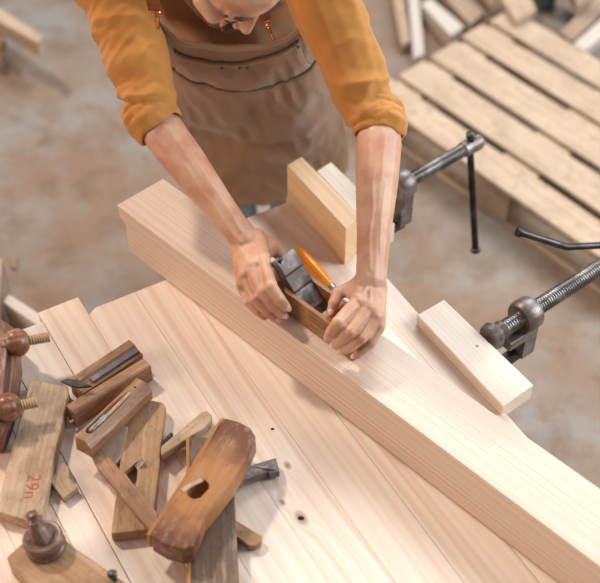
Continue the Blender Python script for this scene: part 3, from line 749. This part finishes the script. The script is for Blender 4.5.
# stamped block "29"
b29 = slab('bench_plane', [(30, 379.5), (67.5, 386), (69, 392), (41, 519), (25, 520), (-7, 511), (0, 493)], .831, .0305, M['old_grey'], None, None, .003)
tag(b29, 'broad grey wooden plane block with red stamped number 29, at the left edge', 'wooden plane')
tc = bpy.data.curves.new('stamp', 'FONT'); tc.body = '29n'; tc.size = .034; tc.extrude = .0001; tc.space_character = 1.05; tc.offset = -.0002
to = bpy.data.objects.new('stamped_number', tc); COL.objects.link(to); tc.materials.append(M['ink_red'])
ta, tb = at(28.5, 474, .8312), at(22, 506, .8312); place(to, None, frame(ta, tb-ta)); bpy.context.view_layer.update()
tme = bpy.data.meshes.new_from_object(to.evaluated_get(bpy.context.evaluated_depsgraph_get())); bpy.data.objects.remove(to)
tmo = bpy.data.objects.new('stamped_number', tme); COL.objects.link(tmo); place(tmo, b29, frame(ta, tb-ta))

def tilted(name, label, cat, a, b, width, height, mat, prof=None, group=None, bv=.002, parent=None, roll=0):
    """a long piece whose axis runs between two 3-D points (top centre line)"""
    d = b-a; m = frame(a, d) @ Matrix.Rotation(R(roll), 4, 'X')
    pr = prof or [(-width/2, 0), (width/2, 0), (width/2, -height), (-width/2, -height)]
    bm = bmesh.new(); n = len(pr); L_ = d.length
    A_ = [bm.verts.new((0, y, z)) for y, z in pr]; B_ = [bm.verts.new((L_, y, z)) for y, z in pr]
    bm.faces.new(A_); bm.faces.new(B_[::-1])
    for i in range(n): bm.faces.new((A_[i], A_[(i+1) % n], B_[(i+1) % n], B_[i]))
    bmesh.ops.recalc_face_normals(bm, faces=bm.faces[:]); bevel(bm, bv)
    o = obj(name, bm, mat, parent, m)
    if label: tag(o, label, cat, group)
    return o, m, L_
# two moulding planes side by side
a, b = at(75, 384, .846), at(135, 344.5, .846)
mp1, m1, L1 = tilted('moulding_plane', 'upper of two brown moulding planes lying side by side, grey groove along it', 'moulding plane', a, b, .05, .05, M['old_brown'],
    [(.018, 0), (.019, -.0452), (-.0225, -.0452), (-.0225, -.009), (-.0185, -.008), (-.0175, -.0105), (-.002, -.004), (.001, 0)], bv=.0008)
obj('steel_insert', box(.03, L1-.002, -.0165, -.004, -.0088, -.0028, .001), simple('grey violet steel', '#8c8488', .35, .5, '#6b6063', 40), mp1, m1)
a, b = at(69, 408.5, .844), at(147, 361, .844)
mp2, m2, L2 = tilted('moulding_plane', 'lower of two brown moulding planes lying side by side, with rounded right end', 'moulding plane', a, b, .05, .05, M['old_brown'],
    [(.012, -.001), (.012, -.0435), (-.015, -.0435), (-.0145, -.004), (-.011, .0)], bv=.003)
slab('groove_strip', [(69, 421), (140, 376), (141, 377.5), (70, 423)], .818, .004, M['thread_wood'], None, mp2, .0005)
# dark pointed iron on top
o = slab('plane_iron', [(60, 381), (67, 378.5), (78, 379.5), (92, 386), (80, 387.5), (70, 385.5)], .858, .004, M['iron_dark'], None, None, .001)
tag(o, 'small dark pointed iron blade lying on the upper moulding plane', 'blade')
# small plane with slot
a, b = at(82, 440, .879), at(144, 381, .863)
sp, m3, L3 = tilted('rebate_plane', 'narrow worn wooden plane with a long slot, lying on top of the flat plane', 'wooden plane', a, b, .034, .034, M['old_brown'],
    [(.017, -.001), (.0165, -.036), (-.0195, -.036), (-.0195, -.013), (-.0165, -.011), (-.0045, 0)], bv=.0015)
bm = bmesh.new(); hull(bm, [(V(.026, .004, .004), .0085), (V(.10, .004, .004), .0085), (V(.15, .004, .004), .005), (V(.026, .004, -.004), .0085), (V(.10, .004, -.004), .0085)]); cut(sp, bm, m3)
for (x0, x1, r_, mt) in ((.07, .138, .0045, 'old_grey'), (.030, .066, .0062, 'blade')):
    bm = bmesh.new(); hull(bm, [(V(x0, .004, -.0065), r_), (V(x1, .004, -.0045), r_)]); obj('slot_wedge', bm, M[mt], sp, m3, True)
obj('peg_hole', lathe([(-.001, .002), (.0008, .0019)], 8), M['hole'], sp, m3 @ Matrix.Translation((L3-.022, .004, 0)) @ Matrix.Rotation(-PI/2, 4, 'Y'))
# flat plane with V mouth
fp = slab('smoothing_plane', [(127, 404), (146, 399), (163, 402), (165.5, 406), (162.5, 432), (153, 529), (111, 534), (119, 470)], .826, .0254, M['old_tan'], None, None, .0025)
tag(fp, 'flat tan wooden plane body with a triangular mouth, under the diagonal wooden strip', 'wooden plane')
P = [V(*at(x, y, .826).xy, .85) for x, y in ((124.3, 472), (138.5, 460.5), (136, 488))]
c = sum(P, V(0, 0, 0))/3; cut(fp, prism([p-c for p in P], .045, 0), Matrix.Translation(c))
o = obj('mouth_iron', box(-.02, .0, -.006, .006, -.002, .0, .0005), M['blade'], fp, frame(at(136, 468, .824), at(129, 476, .812)-at(136, 468, .824)))
# diagonal strip across
o = slab('wooden_strip', [(95, 443, .842), (103, 450, .842), (157, 512, .842), (157.5, 527, .842), (152.5, 533, .842), (98, 468, .842), (90, 452, .842)], 0, .0138, M['old_brown'], -52, None, .0015)
tag(o, 'thin brown wooden strip lying diagonally over the flat tan plane', 'strip of wood')
# wedge stick to the right
o = slab('wooden_wedge', [(161, 446, .836), (182, 428, .830), (201, 412, .826), (207, 410.5, .826), (212, 415, .826), (211, 421, .826), (204, 428, .827), (181, 442.5, .830), (161, 455, .836)], 0, .02, M['old_grey'], None, None, .0025)
tag(o, 'round-ended light wooden wedge lying between the flat tan plane and the orange plane', 'wedge')
o = slab('plane_iron', [(160.5, 443), (171, 432), (173, 433.5), (162, 446)], .828, .004, M['iron_dark'], None, None, .0005, botz=.8005)
tag(o, 'thin dark iron edge sticking out beneath the round-ended wooden wedge', 'blade')
# dark long plane under the orange plane
dk = slab('long_plane', [(187, 437), (216, 437.5), (233, 470), (240, 600), (189, 600)], .836, .0355, M['old_dark'], None, None, .002)
tag(dk, 'long dark wooden plane lying beneath the orange plane at the photo bottom', 'wooden plane')
slab('fence_strip', [(186, 436.5), (189.5, 437), (190.5, 600), (187, 600)], .839, .038, M['orange_edge'], None, dk, .001)
# dark stepped piece
o = slab('wooden_plough_wedge', [(238, 470, .838), (250, 465.5, .834), (276, 457.4, .822), (279.6, 470.5, .822), (269.5, 474, .823), (267.5, 471.8, .823), (238, 482, .838)], 0, .0185, M['old_purple'], None, None, .0015)
o.name = 'wooden_wedge'; tag(o, 'blackened notched wooden wedge poking out right of the orange plane', 'wedge')
# small wedge end
o = slab('wooden_wedge', [(225, 514), (238, 521), (262.4, 536), (261, 542), (255, 545.5), (249, 546), (236, 536), (225, 530)], .818, .017, M['old_tan'], None, None, .002)
tag(o, 'small tan rounded wedge end lying right of the long dark plane', 'wedge')
# orange coffin plane with mouth
PO = [(224.5, 417.5), (229, 418.5), (238, 421), (250.5, 427), (256, 436), (249, 453), (232.5, 482), (216, 503), (204, 517), (199, 530), (193, 546), (182, 550), (165, 545), (150, 536), (158, 522)]
cp = slab('moulding_plane', PO, .886, .0475, M['old_orange'], None, None, .004)
tag(cp, 'large worn orange varnished wooden plane with an oval mouth, topmost of the pile', 'wooden plane')
bm = bmesh.new(); c = at(195.5, 491.5, .886); q = at(203, 484, .886); q2 = at(190, 498, .886)
hull(bm, [(V(0, 0, -.018), .0155), (V(0, 0, .02), .0155), ((q-c)*.7+V(0, 0, .02), .0150), ((q-c)*.7+V(0, 0, -.018), .0150), ((q2-c)*.4+V(0, 0, 0), .008)]); cut(cp, bm, Matrix.Translation(c))
slab('side_fence', [(219.5, 419), (224, 417), (186, 484), (150, 536), (146, 534.5), (180, 483)], .876, .036, M['orange_edge'], None, cp, .0012)
slab('iron_edge', [(180.5, 489), (188, 484), (201, 478), (203.5, 481), (191, 487), (184, 492.5)], .8875, .003, M['old_grey'], None, cp, .0006)
# knobbed plane bottom left
kp = slab('scrub_plane', [(6, 557), (28, 537.5), (55, 529), (75, 547), (130, 585), (150, 620), (90, 660), (24, 577)], .852, .0515, M['old_tan'], -35, None, .004)
tag(kp, 'tan wooden plane with a tall dark turned knob, at the bottom left corner', 'wooden plane')
k0 = at(46.5, 548, .852); k1 = at(30.5, 512, .925); m = frame(k0, k1-k0); KL = (k1-k0).length
print('knob len', KL)
sc_ = KL/.105
mc = frame(at(46.5, 547, .852), V(-.10, .05, 1))
ko = obj('front_knob', lathe([(-.004, .032), (.001, .034), (.004, .0345), (.008, .033), (.009, .0315), (.018, .0325), (.024, .034), (.029, .0335), (.0315, .031), (.0315, .027), (.028, .020), (.027, .012)], 40), M['knob_wood'], kp, mc, True)
sb = mc @ V(.026, 0, 0); tp = at(30.5, 512.5, .925); ms = frame(sb, tp-sb); KL = (tp-sb).length
obj('knob_stem', lathe([(x*KL, r) for x, r in ((-.08, .017), (.0, .0172), (.04, .0178), (.10, .0165), (.35, .0162), (.42, .0145), (.46, .0138), (.62, .0128), (.64, .0138), (.70, .0142), (.74, .0115), (.80, .0085), (.86, .0090), (.90, .0105), (.96, .0100), (1.0, .0065), (1.01, .002))], 32), M['knob_wood'], ko, ms, True)
obj('knob_cap', lathe([(-.002, .004), (.008, .0045), (.011, .0075), (.017, .0085), (.022, .005), (.023, .001)], 18), M['iron_dark'], kp, frame(at(115, 580, .852), V(-.2, .1, 1)), True)
# small laminated piece under 29
o = slab('wooden_offcut', [(50, 481), (62, 462), (69, 467), (69, 478), (78, 487), (63, 498.5)], .817, .0163, M['old_grey'], None, None, .0012)
tag(o, 'small pale notched offcut lying right of the number 29 block', 'offcut')
# knotty offcut between the pieces
o = slab('wooden_offcut', [(97, 442), (118, 421), (128, 427), (121, 458), (112, 466)], .8275, .027, M['scrap'], None, None, .001)
tag(o, 'small flat knotty offcut lying between the narrow plane and the flat tan plane', 'offcut')

# ------------------------------------------------------------------ pallet and scrap
PZ = .144
pu, pv = dirz(-50.5), dirz(43.5)
P0 = at(398.3, 75.2, PZ)
pal = thing('wooden_pallet', 'pale wooden shipping pallet lying on the floor at the upper right', 'pallet', Vector((P0.x, P0.y, 0)))
def pq(u, v, z): return P0+pu*u+pv*v+V(0, 0, z-PZ)
PLEN = 1.2
vs_ = [(-.150, -.03), (0.0, .13), (.161, .300), (.333, .448), (.480, .600)]
offs = [-.02, 0, 0, -.005, 0]
def pb(name, u0, u1, v0, v1, z, th, ang): return slab(name, [pq(u0, v0, z), pq(u1, v0, z), pq(u1, v1, z), pq(u0, v1, z)], 0, th, M['pallet'], ang, pal, .003, world=True)
for (v0, v1), of in zip(vs_, offs): pb('deck_board', of, PLEN+of, v0, v1, PZ, .014, -50.5)
for u0, u1 in ((.0, .115), (.50, .645), (1.055, 1.17)):
    pb('cross_board', u0+.01, u1+.01, -.148, .598, PZ-.0145, .030, 43.5)
    for v0 in (-.148, .17, .498): pb('block', u0+.01, u1+.01, v0, v0+.10, PZ-.045, .077, -50.5)
for v0 in (-.148, .17, .498): pb('bottom_board', 0, 1.18, v0, v0+.10, .0215, .0212, -50.5)

def lumber(label, pts, z, th, mat='scrap', ang=None, botz=None, name='sawn_board', cat='board'):
    o = slab(name, pts, z, th, M[mat], ang, None, .002, botz); return tag(o, label, cat)
lumber('tan board pointing down from the top edge, left of the narrow white board', [(388, -30), (399, -30), (411, 41), (401, 44)], .04, .039)
lumber('narrow white board at the top, its lower end touching the pallet corner', [(406, -30), (416, -30), (424.5, 54), (414, 58)], .045, .044, 'scrap_white')
lumber('white board slanting down towards the pallet edge from the top', [(421, 4), (431, -2), (464, 26), (451, 36)], .06, .059, 'scrap_white')
lumber('brown board lying behind the slanting white board at the top', [(436, -14), (448, -20), (486, 12), (470, 24)], .07, .04, 'scrap')
lumber('wide brown board at the top, right of the other slanting boards', [(462, -40), (484, -46), (512, -10), (492, 6)], .07, .04, 'pallet')
lumber('brown sawn board lying on the floor at the very top under the others', [(420, -18), (560, -66), (572, -54), (432, -4)], .029, .028, 'scrap')
lumber('short pale board end resting on the far pallet board', [(484, -30), (512, -42), (536.5, 9.5), (516, 21)], PZ+.0265, .026, 'pallet')
lumber('dark brown board lying on the floor across the top right corner', [(556, -42), (568, -50), (650, 14), (640, 26)], .033, .032, 'old_brown')
lumber('brown board behind the long white board at top right', [(560, 32), (606, -14), (620, -4), (572, 42)], .075, .041, 'scrap')
lumber('long white board at the top right corner beside the pallet', [(573, 44), (640, -16), (652, -4), (585, 51)], .118, .042, 'scrap_white')
lumber('short brown board right of the green post', [(566, -22), (580, -26), (592, -2), (578, 6)], .118, .042)
g0 = at(541, 17, .002); gp = thing('steel_post', 'grey green steel post standing on the floor behind the pallet', 'post', g0)
bm = box(-.035, .035, -.03, .03, .008, .7, .004); g0 = at(543, 6, 0); obj('post_tube', bm, M['green'], gp, Matrix.Translation((g0.x, g0.y, 0)) @ Matrix.Rotation(R(20), 4, 'Z'))
obj('post_foot', box(-.045, .045, -.04, .04, 0.0005, .008, .002), M['green'], gp, Matrix.Translation((g0.x, g0.y, 0)) @ Matrix.Rotation(R(20), 4, 'Z'))

# left side timbers
lumber('rectangular sawn timber at the upper left, its end pointing right', [(-60, -12), (-50, -24), (42.5, 35.5), (37.5, 43)], .16, .06, 'pallet', None, None, 'sawn_timber', 'timber')
lumber('lower short board end at the left edge under the sawn timber', [(-40, 15), (-30, 5), (5, 38), (0, 44)], .0995, .05, 'scrap', None, None)
lumber('lowest board end at the left edge, on the floor beneath the timber stack', [(-40, 34), (-30, 24), (2, 53), (-2, 62)], .049, .048, 'scrap', None, None)
lumber('pale timber on the floor beneath the left edge of the workbench', [(3, 302), (9, 294), (60, 327), (53, 336)], .30, .298, 'scrap_white', None, None, 'sawn_timber', 'timber')
lumber('upright brown board end at the left edge above the pale timber', [(-30, 258), (3, 258), (-4, 330), (-38, 330)], .32, .318, 'scrap', None, None, 'sawn_timber', 'timber')
o = slab('wood_chip', [(11, 256), (16, 257), (16, 268), (11, 267)], .01, .0095, M['old_brown'], None, None, .001); tag(o, 'small brown wood chip lying on the concrete floor at the left', 'wood chip')

# ------------------------------------------------------------------ light
w_ = bpy.data.worlds.new('world'); S.world = w_; w_.use_nodes = True
bg = w_.node_tree.nodes['Background']; bg.inputs[0].default_value = (.80, .87, 1, 1); bg.inputs[1].default_value = .22 #0
def sun(name, frm, col, e, ang):
    l = bpy.data.lights.new(name, 'SUN'); l.color = col; l.energy = e; l.angle = R(ang); o = bpy.data.objects.new(name, l); COL.objects.link(o)
    o.rotation_euler = (-Vector(frm)).to_track_quat('-Z', 'Y').to_euler(); o.location = (0, 0, 4); return o
sun('sunlight', (-.62, .62, .95), (1, .90, .79), 1.9, 5)
def area(name, loc, tgt, size, e, col):
    l = bpy.data.lights.new(name, 'AREA'); l.size = size; l.energy = e; l.color = col; o = bpy.data.objects.new(name, l); COL.objects.link(o)
    o.location = loc; o.rotation_euler = (Vector(tgt)-Vector(loc)).to_track_quat('-Z', 'Y').to_euler(); return o
area('window_daylight', (3.2, .2, 2.6), (0, .1, .9), 2.2, 150, (.88, .94, 1))
area('warm_lamp', (-3.0, -.8, 2.2), (0, .1, .9), 1.6, 60, (1, .72, .55))
area('back_sheen_fill', (1.6, 5.2, 5.6), (.3, .1, .8), 3.0, 330, (.86, .93, 1))  # added cool area light behind the person, gives horizontal tops a whitish sheen

GR = {'sawn_board': 'sawn boards lying on the workshop floor', 'sawn_timber': 'sawn timbers at the left edge', 'wood_block': 'wood blocks on the bench edge', 'screw_clamp': 'iron screw clamps on the bench edge',
      'plane_iron': 'loose plane irons', 'wooden_wedge': 'loose wooden wedges among the planes', 'wooden_offcut': 'small offcuts among the planes', 'moulding_plane': 'old wooden planes heaped on the bench',
      'bench_plane': 'old wooden planes heaped on the bench', 'rebate_plane': 'old wooden planes heaped on the bench', 'smoothing_plane': 'old wooden planes heaped on the bench', 'long_plane': 'old wooden planes heaped on the bench', 'scrub_plane': 'old wooden planes heaped on the bench'}
for o in bpy.data.objects:
    if o.parent is None and 'label' in o and o.name.split('.')[0] in GR: o['group'] = GR[o.name.split('.')[0]]
